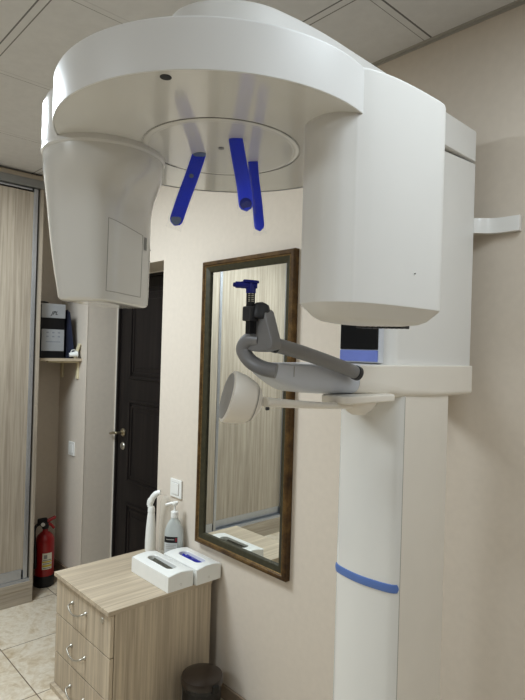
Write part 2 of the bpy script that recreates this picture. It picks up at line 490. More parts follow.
# dark folder leaning in the gap
b = prism([Vector(p) for p in ((1.462, SZ+.001), (1.522, SZ+.001), (1.484, SZ+.285), (1.466, SZ+.30))], -3.50, -3.362, .001, to=lambda a, z, x: Vector((x, a, z)))
tag(obj('document_folder', b, 'navy_folder', loc=(-3.352, 1.49, SZ)), 'dark navy folder leaning upright against the side of the silver tower unit', 'folder')
c = thing('plastic_beaker', 'small white plastic cup lying on the shelf beside the dark folder', 'cup', (-3.338, 1.50, SZ))
ax = Vector((.25, .95, .12)).normalized()
b = lathe(Vector((-3.342, 1.476, SZ+.021)), [(.0, 0), (.013, .0), (.017, .03), (.019, .05), (.0205, .05), (.0205, .047), (.016, .048), (.014, .01), (0, .008)], 32, ax); obj('cup_body', b, 'plastic_white', c)
b = tube(catmull([Vector((-3.338, 1.484, SZ+.038)), Vector((-3.33, 1.488, SZ+.05)), Vector((-3.33, 1.506, SZ+.052)), Vector((-3.338, 1.514, SZ+.043))], 6), .003, 8); obj('cup_handle', b, 'plastic_white', c)
b = new(); o_ = Vector((-3.345, 1.512, SZ+.001))
p = [Vector((1.505, SZ+.001)), Vector((1.518, SZ+.001)), Vector((1.545, SZ+.09)), Vector((1.534, SZ+.094))]
add_prism(b, p, -3.352, -3.330, .001, to=lambda a, z, x: Vector((x, a, z)))
tag(obj('wooden_wedge', b, 'bracket_cream', loc=(-3.34, 1.52, SZ)), 'cream stick leaning on the wall at the open end of the nook shelf', 'stick')

# ------------------------------------------------------------------ fire extinguisher
EX, EY = -3.452, 1.405
e = thing('fire_extinguisher', 'red fire extinguisher with black base and head, standing on the floor in the nook', 'fire extinguisher', (EX, EY, 0))
R = .057
obj('cylinder', lathe((EX, EY, 0), [(R-.002, .055), (R, .06), (R, .27), (R-.003, .292), (R-.014, .312), (.026, .326), (.017, .333), (.016, .352)], 48), 'red', e)
obj('base_cup', lathe((EX, EY, 0), [(R+.002, .001), (R+.004, .008), (R+.004, .062), (R+.001, .068)], 48), 'black', e)
b = new(); add_lathe(b, (EX, EY, .35), [(.019, 0), (.021, .01), (.021, .03), (.016, .04)], 32)
add_box(b, (EX-.012, EY-.05, .375), (EX+.014, EY+.01, .418), .01, 3)
obj('valve_head', b, 'black', e)
b = new(); add_tube(b, catmull([(EX, EY+.004, .392), (EX+.005, EY+.03, .402), (EX+.01, EY+.06, .415)], 6), [.011]*6+[.010]*6+[.006], 12)
obj('carry_handle', b, 'red', e)
b = new(); add_tube(b, catmull([(EX+.005, EY+.012, .378), (EX+.01, EY+.03, .37), (EX+.014, EY+.05, .345)], 6), [.010]*6+[.008]*6+[.004], 12)
obj('trigger', b, 'red', e)
b = lathe((EX+.012, EY-.018, .384), [(.015, .0), (.017, .006), (.017, .014), (.0, .0155)], 32, (.8, -.5, 0)); g = obj('pressure_gauge', b, 'black', e)
b = lathe((EX+.012, EY-.018, .384)+Vector((0, 0, 0)) if False else Vector((EX+.012, EY-.018, .384)), [(.0125, .0150), (.0125, .0164)], 32, (.8, -.5, 0)); obj('gauge_face', b, 'plastic_white', g)
b = new(); add_tube(b, catmull([(EX-.005, EY-.03, .385), (EX+.0, EY-.062, .37), (EX+.01, EY-.072, .32), (EX+.016, EY-.066, .22), (EX+.018, EY-.064, .12)], 8), .009, 12)
obj('hose', b, 'black', e)
def curved_label(z0, z1, a0, a1, r, n=14):
    b = new(); rr = [[Vector((EX+r*math.cos(a0+(a1-a0)*k/n), EY+r*math.sin(a0+(a1-a0)*k/n), z)) for k in range(n+1)] for z in (z0, z1)]
    bridge_rings(b, rr, False, False, closed=False); return b
A0, A1 = -.62, .42
lb = obj('label', curved_label(.112, .212, A0, A1, R+.0008), 'paper', e)
obj('label_band', curved_label(.155, .163, A0+.03, A1-.03, R+.0013), 'yellow', lb)
obj('label_band', curved_label(.128, .14, A0+.03, A1-.03, R+.0013), 'yellow', lb)
for zz in (.146, .168, .119):
    obj('label_text', curved_label(zz, zz+.003, A0+.1, A1-.1, R+.0013), 'seam', lb)
obj('label_emblem', curved_label(.178, .202, A0+.18, A0+.5, R+.0013), 'alu_dark', lb)

# ------------------------------------------------------------------ switches
def switch(name, x0, x1, z0, z1, lab, sock):
    t = thing(name, lab, 'light switch', ((x0+x1)/2, WY, (z0+z1)/2))
    obj('frame', box((x0, WY-.009, z0), (x1, WY-.0005, z1), .003), 'plastic_white', t)
    k = (x1-x0)*.2; m_ = (x1-x0)*.18
    obj('rocker', box((x0+k, WY-.0135, z0+m_), (x1-k, WY-.008, z1-m_), .002), 'plastic_white', t)
    b = new()
    for lo, hi in (((x0+k-.0015, z0+m_-.0015), (x1-k+.0015, z0+m_)), ((x0+k-.0015, z1-m_), (x1-k+.0015, z1-m_+.0015)), ((x0+k-.0015, z0+m_), (x0+k, z1-m_)), ((x1-k, z0+m_), (x1-k+.0015, z1-m_))):
        add_box(b, (lo[0], WY-.0094, lo[1]), (hi[0], WY-.0088, hi[1]))
    obj('gap_line', b, 'seam_light', t)
switch('light_switch', -2.290, -2.196, .778, .866, 'white light switch on the wall above the soap dispenser', 0)
switch('light_switch', -3.462, -3.378, .796, .884, 'white light switch in the nook below the shelf', 0)

# ------------------------------------------------------------------ mirror
mx0, mx1, mz0, mz1 = -2.054, -1.474, .622, 1.895
mr = thing('wall_mirror', 'tall wall mirror in an aged bronze wooden frame', 'mirror', ((mx0+mx1)/2, WY, mz0))
def frame_ring(prof):
    """mitred frame: prof = list of (inset, depth from wall)"""
    rings = []
    for ins, dep in prof:
        rings.append([Vector((x, WY-dep, z)) for x, z in ((mx0+ins, mz0+ins), (mx1-ins, mz0+ins), (mx1-ins, mz1-ins), (mx0+ins, mz1-ins))])
    b = new(); bridge_rings(b, rings, False, False); return b
obj('frame', frame_ring([(0, .001), (0, .022), (.003, .028), (.010, .031), (.017, .029), (.021, .025)]), 'frame', mr, smooth=25)
obj('gilt_edge', frame_ring([(.0205, .0255), (.0225, .0268), (.0245, .0255), (.0255, .024)]), 'gilt', mr)
obj('inlay', frame_ring([(.0255, .024), (.030, .0225), (.046, .017), (.049, .014), (.049, .006)]), 'frame_green', mr, smooth=25)
obj('glass', box((mx0+.04, WY-.008, mz0+.04), (mx1-.04, WY-.003, mz1-.04)), 'mirror', mr)

# ------------------------------------------------------------------ drawer pedestal
cx0, cx1, cy0, cy1, ct = -2.388, -1.897, 1.03, 1.508, .505
cb = thing('drawer_pedestal', 'low bleached-oak drawer pedestal under the mirror with three drawers', 'cabinet', ((cx0+cx1)/2, 1.27, 0))
obj('top_board', box((cx0-.004, cy0-.012, ct-.018), (cx1+.002, cy1, ct), .0015), 'wood_y', cb)
b = new()
add_box(b, (cx0, cy0+.018, .02), (cx0+.016, cy1-.004, ct-.0185)); add_box(b, (cx1-.016, cy0+.018, .02), (cx1, cy1-.004, ct-.0185))
add_box(b, (cx0+.016, cy1-.012, .02), (cx1-.016, cy1-.006, ct-.0185))
obj('carcass', b, 'wood_z', cb)
obj('bottom_board', box((cx0-.002, cy0-.018, .0), (cx1+.0, cy1-.004, .02), .001), 'wood_y', cb)
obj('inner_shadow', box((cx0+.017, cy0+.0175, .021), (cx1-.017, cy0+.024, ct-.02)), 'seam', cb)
def pull(x0, x1, z):
    y = cy0
    b = new()
    add_tube(b, catmull([(x0, y-.004, z), (x0+.004, y-.022, z-.003), (x0+.03, y-.028, z-.014), ((x0+x1)/2, y-.029, z-.019), (x1-.03, y-.028, z-.014), (x1-.004, y-.022, z-.003), (x1, y-.004, z)], 6), .0038, 12)
    for x in (x0, x1): add_lathe(b, (x, y-.0005, z), [(.0085, 0), (.0085, -.004), (.005, -.009)][::-1], 20, (0, 1, 0))
    return b
zs = [(.326, .484), (.160, .322), (.0225, .156)]
for k, (z0, z1) in enumerate(zs):
    d = obj('drawer', box((cx0+.001, cy0, z0), (cx1-.002, cy0+.016, z1), .0015), 'wood_z', cb)
    hz_ = (.424, .246, .077)[k]
    obj('handle', pull(-2.222, -2.098, hz_), 'nickel', d)
    if k == 0:
        b = new(); add_lathe(b, (-1.963, cy0, .448), [(.0105, -.003), (.0115, -.001), (.0115, .001)], 28, (0, 1, 0)); add_box(b, (-1.9645, cy0-.0036, .442), (-1.9615, cy0-.0028, .454))
        obj('lock', b, 'nickel', d)

# ------------------------------------------------------------------ tissue / glove boxes
def stadium(cx, cy, L, W, n):
    out = []
    for k in range(n):
        a = 2*PI*k/n; c_, s_ = math.cos(a), math.sin(a)
        x = (L-W)/2*(1 if c_ >= 0 else -1)+W/2*c_; y = W/2*s_
        out.append((cx+x, cy+y))
    return out
def dispenser(x0, x1, y0, y1, h, fill, label, rot=0):
    cx, cy = (x0+x1)/2, (y0+y1)/2; L, W = x1-x0, y1-y0
    t = thing('dispenser_box', label, 'dispenser box', (cx, cy, ct), 'white dispenser boxes on the pedestal')
    n = 96
    top = lambda x, y: ct+h-.007*((y-cy)/(W/2))**2
    hole = stadium(cx, cy, L*.64, W*.38, n)
    def edge(x, y):
        dx, dy = x-cx, y-cy; k = min((L/2)/max(abs(dx), 1e-9), (W/2)/max(abs(dy), 1e-9)); return cx+dx*k, cy+dy*k
    outer = [edge(*p) for p in hole]
    # pull the four samples nearest each corner onto the corner
    for sx in (-1, 1):
        for sy in (-1, 1):
            c_ = (cx+sx*L/2, cy+sy*W/2); i = min(range(n), key=lambda k: (outer[k][0]-c_[0])**2+(outer[k][1]-c_[1])**2); outer[i] = c_
    rings = []
    rings.append([Vector((x, y, ct+.001)) for x, y in outer])
    rings.append([Vector((x, y, top(x, y)-.003)) for x, y in outer])
    sh = lambda p, q, f: (p[0]+(q[0]-p[0])*f, p[1]+(q[1]-p[1])*f)
    for f in (.04, .2, .4, .6, .8, .96):
        rr = [sh(o, q, f) for o, q in zip(outer, hole)]; rings.append([Vector((x, y, top(x, y))) for x, y in rr])
    rings.append([Vector((x, y, top(x, y)-.002)) for x, y in hole])
    rings.append([Vector((x, y, ct+h-.034)) for x, y in hole])
    b = new(); bridge_rings(b, rings, True, False)
    obj('box_shell', b, 'plastic_white', t)
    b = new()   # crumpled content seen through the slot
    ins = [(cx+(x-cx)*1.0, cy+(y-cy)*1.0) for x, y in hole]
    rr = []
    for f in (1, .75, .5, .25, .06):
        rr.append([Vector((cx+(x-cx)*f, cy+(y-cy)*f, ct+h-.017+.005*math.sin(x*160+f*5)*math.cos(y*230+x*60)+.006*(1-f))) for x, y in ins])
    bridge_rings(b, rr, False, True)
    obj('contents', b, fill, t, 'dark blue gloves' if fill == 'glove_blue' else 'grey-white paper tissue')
    b = lathe((x1, cy, ct+.022), [(.0045, .0002), (.0045, .0006), (.0039, .0006), (.0039, .0002)], 24, (1, 0, 0), cap0=False, cap1=False); obj('moulded_ring', b, 'seam_light', t)
    return t
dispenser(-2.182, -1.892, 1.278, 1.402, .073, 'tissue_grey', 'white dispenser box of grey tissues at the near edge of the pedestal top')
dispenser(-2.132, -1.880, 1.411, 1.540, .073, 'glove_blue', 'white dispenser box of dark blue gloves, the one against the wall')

# ------------------------------------------------------------------ bottles on the pedestal
bx, by = -2.352, 1.478
sp_ = thing('spray_bottle', 'slim white spray bottle standing at the back of the pedestal, nearest the dark door', 'spray bottle', (bx, by, ct))
obj('bottle_body', lathe((bx, by, ct), [(.024, 0), (.0265, .004), (.0265, .05), (.024, .11), (.019, .17), (.0165, .188)], 40), 'plastic_white', sp_)
obj('collar', lathe((bx, by, ct+.188), [(.0165, 0), (.018, .003), (.017, .022), (.013, .03)], 32), 'plastic_white', sp_)
b = new()
dirn = Vector((.75, .66, 0)).normalized()
add_tube(b, catmull([Vector((bx, by, ct+.214))-dirn*.008, Vector((bx, by, ct+.235))-dirn*.004, Vector((bx, by, ct+.262))+dirn*.006, Vector((bx, by, ct+.283))+dirn*.026, Vector((bx, by, ct+.287))+dirn*.045], 6), [.013]*6+[.0145]*6+[.015]*6+[.013]*6+[.009], 14)
obj('spray_head', b, 'plastic_white', sp_)
b = new(); add_tube(b, catmull([Vector((bx, by, ct+.262))-dirn*.006, Vector((bx, by, ct+.245))-dirn*.018, Vector((bx, by, ct+.222))-dirn*.02], 6), .004, 10)
obj('trigger', b, 'plastic_white', sp_)

hb = thing('clear_bottle', 'hazy clear plastic bottle standing between the white spray bottle and the pump dispenser', 'bottle', (-2.285, 1.515, ct))
obj('bottle_body', lathe((-2.285, 1.515, ct), [(.024, 0), (.028, .004), (.028, .17), (.026, .20), (.025, .25), (.018, .272), (.006, .28)], 40, cap1=True), 'clear_haze', hb)
obj('bottle_rim', lathe((-2.285, 1.515, ct+.0005), [(.0245, 0), (.0285, .0035), (.0288, .006), (.0285, .0085)], 40, cap0=False, cap1=False), 'clear_haze', hb)

sx_, sy_ = -2.180, 1.497
so = thing('soap_dispenser', 'clear white pump bottle with a black label beside the spray bottle', 'soap dispenser', (sx_, sy_, ct))
SU = Vector((.68, .73, 0)).normalized(); SV = Vector((-SU.y, SU.x, 0)); SB = Vector((sx_, sy_, ct))
def oval(rx, ry, z, n=56, p=2.6):
    out = []
    for k in range(n):
        a = 2*PI*k/n; c_, s_ = math.cos(a), math.sin(a)
        out.append(SB+SU*(rx*math.copysign(abs(c_)**(2/p), c_))+SV*(ry*math.copysign(abs(s_)**(2/p), s_))+Vector((0, 0, z)))
    return out
b = new(); bridge_rings(b, [oval(.041, .024, 0), oval(.044, .027, .005), oval(.0445, .0275, .125), oval(.042, .0265, .148), oval(.034, .0235, .168), oval(.024, .020, .186, p=2.2), oval(.0165, .0165, .196, p=2), oval(.016, .016, .203, p=2)])
obj('bottle_body', b, 'clear_bottle', so)
b = new(); bridge_rings(b, [oval(.039, .022, .004), oval(.0415, .0245, .009), oval(.0415, .0245, .09)])
obj('liquid', b, plain('pale_soap', srgb(190, 196, 194), .4, var=.02), so)
obj('collar', lathe((sx_, sy_, ct+.202), [(.0175, 0), (.018, .004), (.018, .026), (.015, .029)], 40), 'plastic_white', so)
b = new(); add_lathe(b, (sx_, sy_, ct+.230), [(.0055, 0), (.0055, .024), (.012, .03), (.0135, .036), (.012, .043), (.004, .046)], 28)
d2 = Vector((-.69, -.72, 0)).normalized()
q0 = Vector((sx_, sy_, ct+.268))
add_tube(b, catmull([q0+d2*(-.014)+Vector((0, 0, .004)), q0+d2*.0, q0+d2*.022-Vector((0, 0, .003)), q0+d2*.044-Vector((0, 0, .010))], 6), [.007]*6+[.0075]*6+[.006]*6+[.004], 12)
obj('pump', b, 'plastic_white', so)
def cyl_patch(out, z0, z1, u0, u1, n=18, p=2.6):
    b = new(); rr = []
    for z in (z0, z1):
        r_ = []
        for k in range(n+1):
            u_ = u0+(u1-u0)*k/n; c_ = u_; s_ = (1-abs(u_)**p)**(1/p)
            r_.append(SB+SU*((.0445+out)*c_)-SV*((.0275+out)*s_)+Vector((0, 0, z)))
        rr.append(r_)
    bridge_rings(b, rr, False, False, closed=False); return b
lb = obj('label', cyl_patch(.0005, .04, .118, -.88, .45), plain('grey_white_label', srgb(206, 208, 208), .5, var=.03), so)
obj('label_band', cyl_patch(.0009, .090, .118, -.90, .45), 'black', lb)
obj('label_square', cyl_patch(.0013, .095, .113, .22, .42), 'label_red', lb)
obj('label_text', cyl_patch(.0013, .103, .107, -.7, .12), 'seam_light', lb)
for zz, a_ in ((.079, .3), (.071, .1), (.063, .35)): obj('label_text', cyl_patch(.0009, zz, zz+.0025, -.75, a_), 'seam_light', lb)

# ------------------------------------------------------------------ pedal bin
px_, py_ = -1.772, 1.372
bn = thing('waste_bin', 'small dark brown pedal bin standing on the floor beside the pedestal', 'bin', (px_, py_, 0))
obj('bin_body', lathe((px_, py_, 0), [(.072, .002), (.075, .006), (.077, .165), (.080, .168)], 56), 'bin_dark', bn)
obj('bin_lid', lathe((px_, py_, .172), [(.083, 0), (.085, .003), (.085, .016), (.081, .026), (.06, .034), (.03, .037), (.004, .038)], 56), 'bin_brown', bn)
def ragged():
    b = new(); n = 72; rr = []
    for h, a in ((.155, 0), (.166, .0022), (.1705, .003)):
        rr.append([Vector((px_+(.0785+a+.0012*math.sin(k*2.1))*math.cos(2*PI*k/n), py_+(.0785+a+.0012*math.sin(k*2.1))*math.sin(2*PI*k/n), h+(.004*math.sin(k*1.7)*math.sin(k*.63) if h < .16 else 0))) for k in range(n)])
    bridge_rings(b, rr, False, False); return b
obj('bin_liner', ragged(), plain('black_bin_liner', srgb(26, 25, 24), .3, var=.3, scale=120), bn)
def bin_label():
    b = new(); a0, a1 = -2.62, -2.05; n = 10
    rr = [[Vector((px_+.0785*math.cos(a0+(a1-a0)*k/n), py_+.0785*math.sin(a0+(a1-a0)*k/n), z)) for k in range(n+1)] for z in (.05, .135)]
    bridge_rings(b, rr, False, False, closed=False); return b
obj('bin_sticker', bin_label(), 'liner', bn, 'white sticker')
b = new(); add_box(b, (px_+.072, py_-.014, .16), (px_+.094, py_+.014, .192), .004); obj('hinge', b, 'bin_dark', bn)

# ------------------------------------------------------------------ dental X-ray machine
RC = Vector((-.853, .664))      # axis of the rotating ring
RR, RZ0, RZ1 = .302, 1.89, 1.967
mc = thing('dental_xray_machine', 'large white panoramic dental X-ray machine with overhead ring, two heads and a floor column', 'x-ray machine', (-.84, 1.26, 0))

# column
front = catmull([(-.938, 1.165), (-.915, 1.148), (-.84, 1.137), (-.765, 1.148), (-.745, 1.165)], 6)
fp2 = [Vector((p.x, p.y)) for p in front]
col = obj('column_front', prism(fp2+[Vector((-.745, 1.1665)), Vector((-.938, 1.1665))], 0.0, 1.40), 'white_gloss', mc)
obj('column_back', prism(round_poly([(-.936, 1.169), (-.747, 1.169), (-.747, 1.382), (-.936, 1.382)], [.002, .002, .008, .008]), 0, 1.40), 'cream', mc)
obj('column_seam', box((-.934, 1.1655, 0), (-.7454, 1.1695, 1.398)), 'seam_light', mc)
def stripe():
    b = new(); rr = []
    off = inset2([Vector((p.x, p.y)) for p in front], 0)
    pts = front[2:-1]
    prof = []
    for dz, out in ((-.0105, 0), (-.0095, .002), (0, .0035), (.0095, .002), (.0105, 0)):
        ring = []
        for i, p in enumerate(pts):
            t = (pts[min(i+1, len(pts)-1)]-pts[max(i-1, 0)]).normalized(); nrm = Vector((t.y, -t.x, 0))
            e_ = 1.0
            if i == len(pts)-1: e_ = .35
            ring.append(Vector((p.x, p.y, .937+dz*e_))+nrm*(out+.0002))
        rr.append(ring)
    bridge_rings(b, rr, False, False, closed=False); return b
obj('stripe', stripe(), 'blue_stripe', col, 'blue stripe')
obj('foot_plate', box((-1.0, 1.10, 0), (-.69, 1.47, .018), .006), 'cream', mc)

# sliding carriage: spine, display pod, band
sp2 = round_poly([(-.952, 1.16), (-.90, 1.125), (-.80, 1.125), (-.768, 1.15), (-.7455, 1.49), (-.946, 1.49)], [.03, .02, .02, .03, .004, .01])
spn = obj('spine', prism(sp2, 1.474, 2.040, .002), 'white', mc)
obj('spine_gap', box((-.94, 1.17, 2.036), (-.772, 1.484, 2.048)), 'seam', spn)
dp = obj('display', box((-.904, 1.110, 1.478), (-.784, 1.13, 1.576), .004), 'silver_paint', mc)
obj('screen', box((-.901, 1.1075, 1.510), (-.787, 1.1115, 1.574), .0015), 'screen', dp, 'dark screen')
obj('key_strip', box((-.901, 1.1068, 1.481), (-.787, 1.1118, 1.5085), .002), 'screen_strip', dp, 'lilac-blue key strip')
# band with base arm: loft along y
def section(y, xl, xr, z0, z1, rb, rt):
    """rounded rectangle in xz; rb bottom corner radius, rt top"""
    return [Vector((p.x, y, p.y)) for p in round_poly([(xl, z0), (xr, z0), (xr, z1), (xl, z1)], [rb, rb, rt, rt], 6)]
bd = new()
bridge_rings(bd, [section(1.494, -.955, -.741, 1.397, 1.4735, .008, .003), section(1.49, -.957, -.739, 1.395, 1.475, .012, .004), section(1.30, -.957, -.739, 1.395, 1.475, .014, .004),
                  section(1.16, -.957, -.740, 1.396, 1.475, .022, .004), section(1.10, -.955, -.742, 1.399, 1.475, .03, .004), section(1.045, -.949, -.748, 1.404, 1.475, .035, .005), section(1.0, -.944, -.754, 1.409, 1.4745, .036, .005)])
bnd = obj('carriage_band', bd, 'cream', mc)
bd = new()
bridge_rings(bd, [section(1.004, -.943, -.7545, 1.409, 1.4745, .036, .005), section(.96, -.93, -.758, 1.410, 1.4745, .036, .005), section(.91, -.908, -.761, 1.411, 1.4747, .036, .006), section(.86, -.882, -.7635, 1.414, 1.475, .034, .006), section(.82, -.860, -.765, 1.421, 1.476, .03, .006),
                  section(.785, -.842, -.766, 1.432, 1.477, .026, .006), section(.755, -.828, -.767, 1.444, 1.4775, .018, .006), section(.735, -.818, -.7695, 1.453, 1.4775, .012, .006), section(.722, -.810, -.774, 1.460, 1.477, .007, .005), section(.717, -.803, -.779, 1.464, 1.4755, .003, .003)])
boat = obj('base_arm', bd, 'silver_paint', mc, 'light grey arm reaching out from the column')
b = new()
for y, xs in ((.80, -.7655), (.965, -.7577)):
    obj('seam', box((xs-.003, y-.0007, 1.450), (xs+.0004, y+.0007, 1.471)), 'seam_light', boat)

# overhead arm fixed to the spine
ap = round_poly([(-.955, 1.494), (-.745, 1.494), (-.733, .80), (-.752, .66), (-.83, .585), (-.90, .572), (-.975, .63), (-.985, .80)][::-1], [.012 if k in (6, 7) else .09 for k in range(8)], 10)
arm = obj('overhead_arm', prism(ap, 2.046, 2.134, .008, 4, edge0=.002), 'satin', mc)
ap2 = [RC*0+p for p in round_poly([(-.95, 1.10), (-.76, 1.10), (-.742, .80), (-.760, .68), (-.83, .60), (-.90, .59), (-.965, .64), (-.972, .80)][::-1], .08, 10)]
obj('arm_hub', prism(ap2, 1.962, 2.05), 'satin', mc)

# rotating ring
N = 128
ring = obj('rotating_ring', lathe((RC.x, RC.y, 0), [(.001, RZ0), (RR-.0022, RZ0), (RR-.0022, RZ0+.02), (.001, RZ0+.02)], N), 'white_gloss', mc)
obj('ring_cover', lathe((RC.x, RC.y, 0), [(RR-.002, RZ0-.0012), (RR-.0006, RZ0-.0012), (RR, RZ0-.0004), (RR, RZ1-.006), (RR-.002, RZ1-.002), (RR-.006, RZ1), (.001, RZ1)], N, cap0=False), M['band'], ring)
IC = (-.860, .676)
obj('insert_groove', lathe((IC[0], IC[1], RZ0), [(.1535, -.0006), (.1535, .0006), (.1512, .0006), (.1512, -.0006)], 96, cap0=False, cap1=False), 'seam', ring)
ins = obj('insert_disc', lathe((IC[0], IC[1], RZ0), [(.001, -.0022), (.139, -.0022), (.1405, -.0014), (.142, -.0022), (.147, -.0018), (.1505, -.0002), (.1505, .001)], 96), 'white_gloss', ring)
b = lathe((-.847, .664, RZ0-.0022), [(.0055, 0), (.0055, -.0016), (.001, -.002)][::-1], 24); obj('screw', b, 'alu_dark', ring)
b = lathe((-.690, .436, RZ0), [(.0085, .0005), (.0085, -.0006), (.001, -.0008)][::-1], 32); obj('sensor_hole', b, 'black', ring)

# left head: a bucket hanging from a collar
LC = Vector((-1.062, .532))
er = Vector((.848, .530)); et = Vector((-.530, .848))
def super_ring(z, ap_, am, bt, n, ct_=0, K=112):
    out = []
    for k in range(K):
        a = 2*PI*k/K; c_, s_ = math.cos(a), math.sin(a)
        A_ = ap_ if c_ > 0 else am
        rho = ((abs(c_)/A_)**n+(abs(s_)/bt)**n)**(-1/n)
        q = LC+er*(rho*c_)+et*(rho*s_+ct_); out.append(Vector((q.x, q.y, z)))
    return out
CR = .121
clr = obj('head_collar', lathe((LC.x, LC.y, 0), [(CR-.008, 1.874), (CR-.001, 1.876), (CR+.001, 1.880), (CR, 1.886), (CR, 1.968), (CR-.006, 1.985), (CR-.018, 1.996), (CR-.05, 2.0), (.002, 2.0)], 112), 'white', mc)
secs = [(1.879, .119, .119, .119, 2.0, 0), (1.862, .119, .118, .118, 2.0, 0), (1.845, .113, .116, .117, 2.1, .001), (1.828, .097, .111, .115, 2.4, .006), (1.812, .081, .106, .113, 2.8, .011), (1.798, .070, .101, .112, 3.3, .015),
        (1.78, .0625, .096, .111, 3.8, .018), (1.75, .059, .091, .109, 4.4, .021), (1.70, .058, .083, .106, 4.9, .022), (1.65, .057, .074, .103, 5.3, .023), (1.61, .056, .065, .101, 5.6, .024), (1.594, .055, .062, .100, 5.8, .024),
        (1.589, .053, .059, .0975, 5.8, .024), (1.586, .048, .053, .092, 5.6, .024), (1.585, .03, .04, .08, 5, .024)]
b = new(); bridge_rings(b, [super_ring(*s_) for s_ in secs]); bk = obj('detector_head', b, 'white_gloss', mc)
# service cover lines and small label on the flat side facing the ring
def onface(t, z, out=.0): 
    # outward position of the flat face at height z
    zz = [s_[0] for s_ in secs]
    for i in range(len(secs)-1):
        if zz[i] >= z >= zz[i+1]:
            f = (zz[i]-z)/(zz[i]-zz[i+1]); a_ = secs[i][1]*(1-f)+secs[i+1][1]*f; bt = secs[i][3]*(1-f)+secs[i+1][3]*f; nn = secs[i][4]*(1-f)+secs[i+1][4]*f
            r_ = a_*(1-(abs(t)/bt)**nn)**(1/nn)
            cc = secs[i][5]*(1-f)+secs[i+1][5]*f; q = LC+er*(r_+out)+et*(t+cc); return Vector((q.x, q.y, z))
b = new()
L_ = [(-.088, 1.745), (.040, 1.737), (.040, 1.606), (-.088, 1.606)]
for i in range(4):
    p, q = L_[i], L_[(i+1) % 4]
    add_tube(b, [onface(p[0]+(q[0]-p[0])*k/14, p[1]+(q[1]-p[1])*k/14, .0) for k in range(15)], .0007, 6)
obj('cover_outline', b, 'seam_light', bk)
b = new(); rr = [[onface(t, z, .0008) for t in (.047, .053, .060)] for z in (1.735, 1.708)]; bridge_rings(b, rr, False, False, closed=False)
obj('type_label', b, 'alu_dark', bk)
for z in (1.715, 1.69, 1.655, 1.63): obj('edge_notch', tube([onface(.086+k*.0045, z, .0003) for k in range(3)], .0008, 6), 'seam', bk)

# right head
rp = catmull([(-.562, .7185), (-.549, .746), (-.5395, .79), (-.534, .845), (-.5315, .90)], 8)[:-1]
rp = [Vector((p.x, p.y)) for p in rp]
rp += [Vector(p) for p in ((-.531, .922), (-.5322, .938), (-.537, .950), (-.548, .957), (-.575, .960), (-.63, .956))]
rp += [Vector((p.x, p.y)) for p in catmull([(-.66, .94), (-.690, .89), (-.695, .82), (-.686, .745), (-.667, .706), (-.638, .690), (-.606, .686), (-.581, .697), (-.562, .7185)], 8)[:-1]]
def head_rings():
    rings = []
    ctr = Vector((-.61, .82))
    zt = lambda p: 1.967
    for k in range(5):
        a = PI/2*k/4
        rings.append([Vector((p.x, p.y, 1.967-.006*(1-math.cos(PI/2-a)) if False else 1.967-.006*(1-math.sin(a)))) for p in inset2(rp, .006*(1-math.cos(a)))])
    rings = rings[::-1]
    body = [[Vector((p.x, p.y, 1.584)) for p in rp]]
    for ins_, z in ((.0012, 1.582), (.0125, 1.572), (.03, 1.562), (.045, 1.5555), (.07, 1.552)):
        q = inset2(rp, ins_) if ins_ < .02 else [ctr+(p-ctr)*(1-(ins_-.02)*9) for p in inset2(rp, .0135)]
        body.append([Vector((p.x, p.y, z)) for p in q])
    return rings, body
r1, r2 = head_rings()
b = new(); bridge_rings(b, r1+r2); th = obj('tube_head', b, 'satin', mc)
b = new()
for k in range(9): add_box(b, (-.660+k*.009, .855+k*.0045, 1.549), (-.655+k*.009, .885+k*.0045, 1.556), .001)
obj('window_ridges', b, 'grey_dark', th)
b = lathe((-.5325, .853, 1.642), [(.0012, 0), (.0012, .0012), (.0002, .0013)], 12, (1, 0, 0)); obj('screw', b, 'seam', th)

# temple supports: three blue bars in clear sleeves
def bar(path, width, thick, wdir):
    """flat bar with rounded end along path"""
    P = catmull(path, 8); wd = Vector(wdir).normalized(); rings = []
    n = len(P)
    for i, p in enumerate(P):
        t = (P[min(i+1, n-1)]-P[max(i-1, 0)]).normalized(); w_ = (wd-t*wd.dot(t)).normalized(); h_ = t.cross(w_)
        s_ = 1.0
        rem = (P[-1]-p).length
        if rem < width/2: s_ = max(.12, math.sqrt(max(0, 1-((width/2-rem)/(width/2))**2)))
        rings.append([p+w_*(width/2*s_*math.copysign(abs(math.cos(a))**.6, math.cos(a)))+h_*(thick/2*math.copysign(abs(math.sin(a))**.6, math.sin(a))) for a in [2*PI*k/20 for k in range(20)]])
    b = new(); bridge_rings(b, rings); return b
vx = Vector((.70, .71, 0))
rods = [([(-.908, .657, 1.889), (-.920, .650, 1.848), (-.943, .645, 1.80), (-.966, .642, 1.752)], .0275, .006, (.68, .73, 0), Vector((.73, -.68, 0))),
        ([(-.791, .653, 1.889), (-.784, .657, 1.85), (-.772, .660, 1.80), (-.760, .658, 1.752)], .0265, .008, (.70, .66, 0), Vector((.73, -.68, 0))),
        ([(-.860, .758, 1.889), (-.853, .757, 1.85), (-.842, .757, 1.80), (-.832, .757, 1.742)], .021, .006, (.45, .3, 0), Vector((.5, -.8, 0)))]
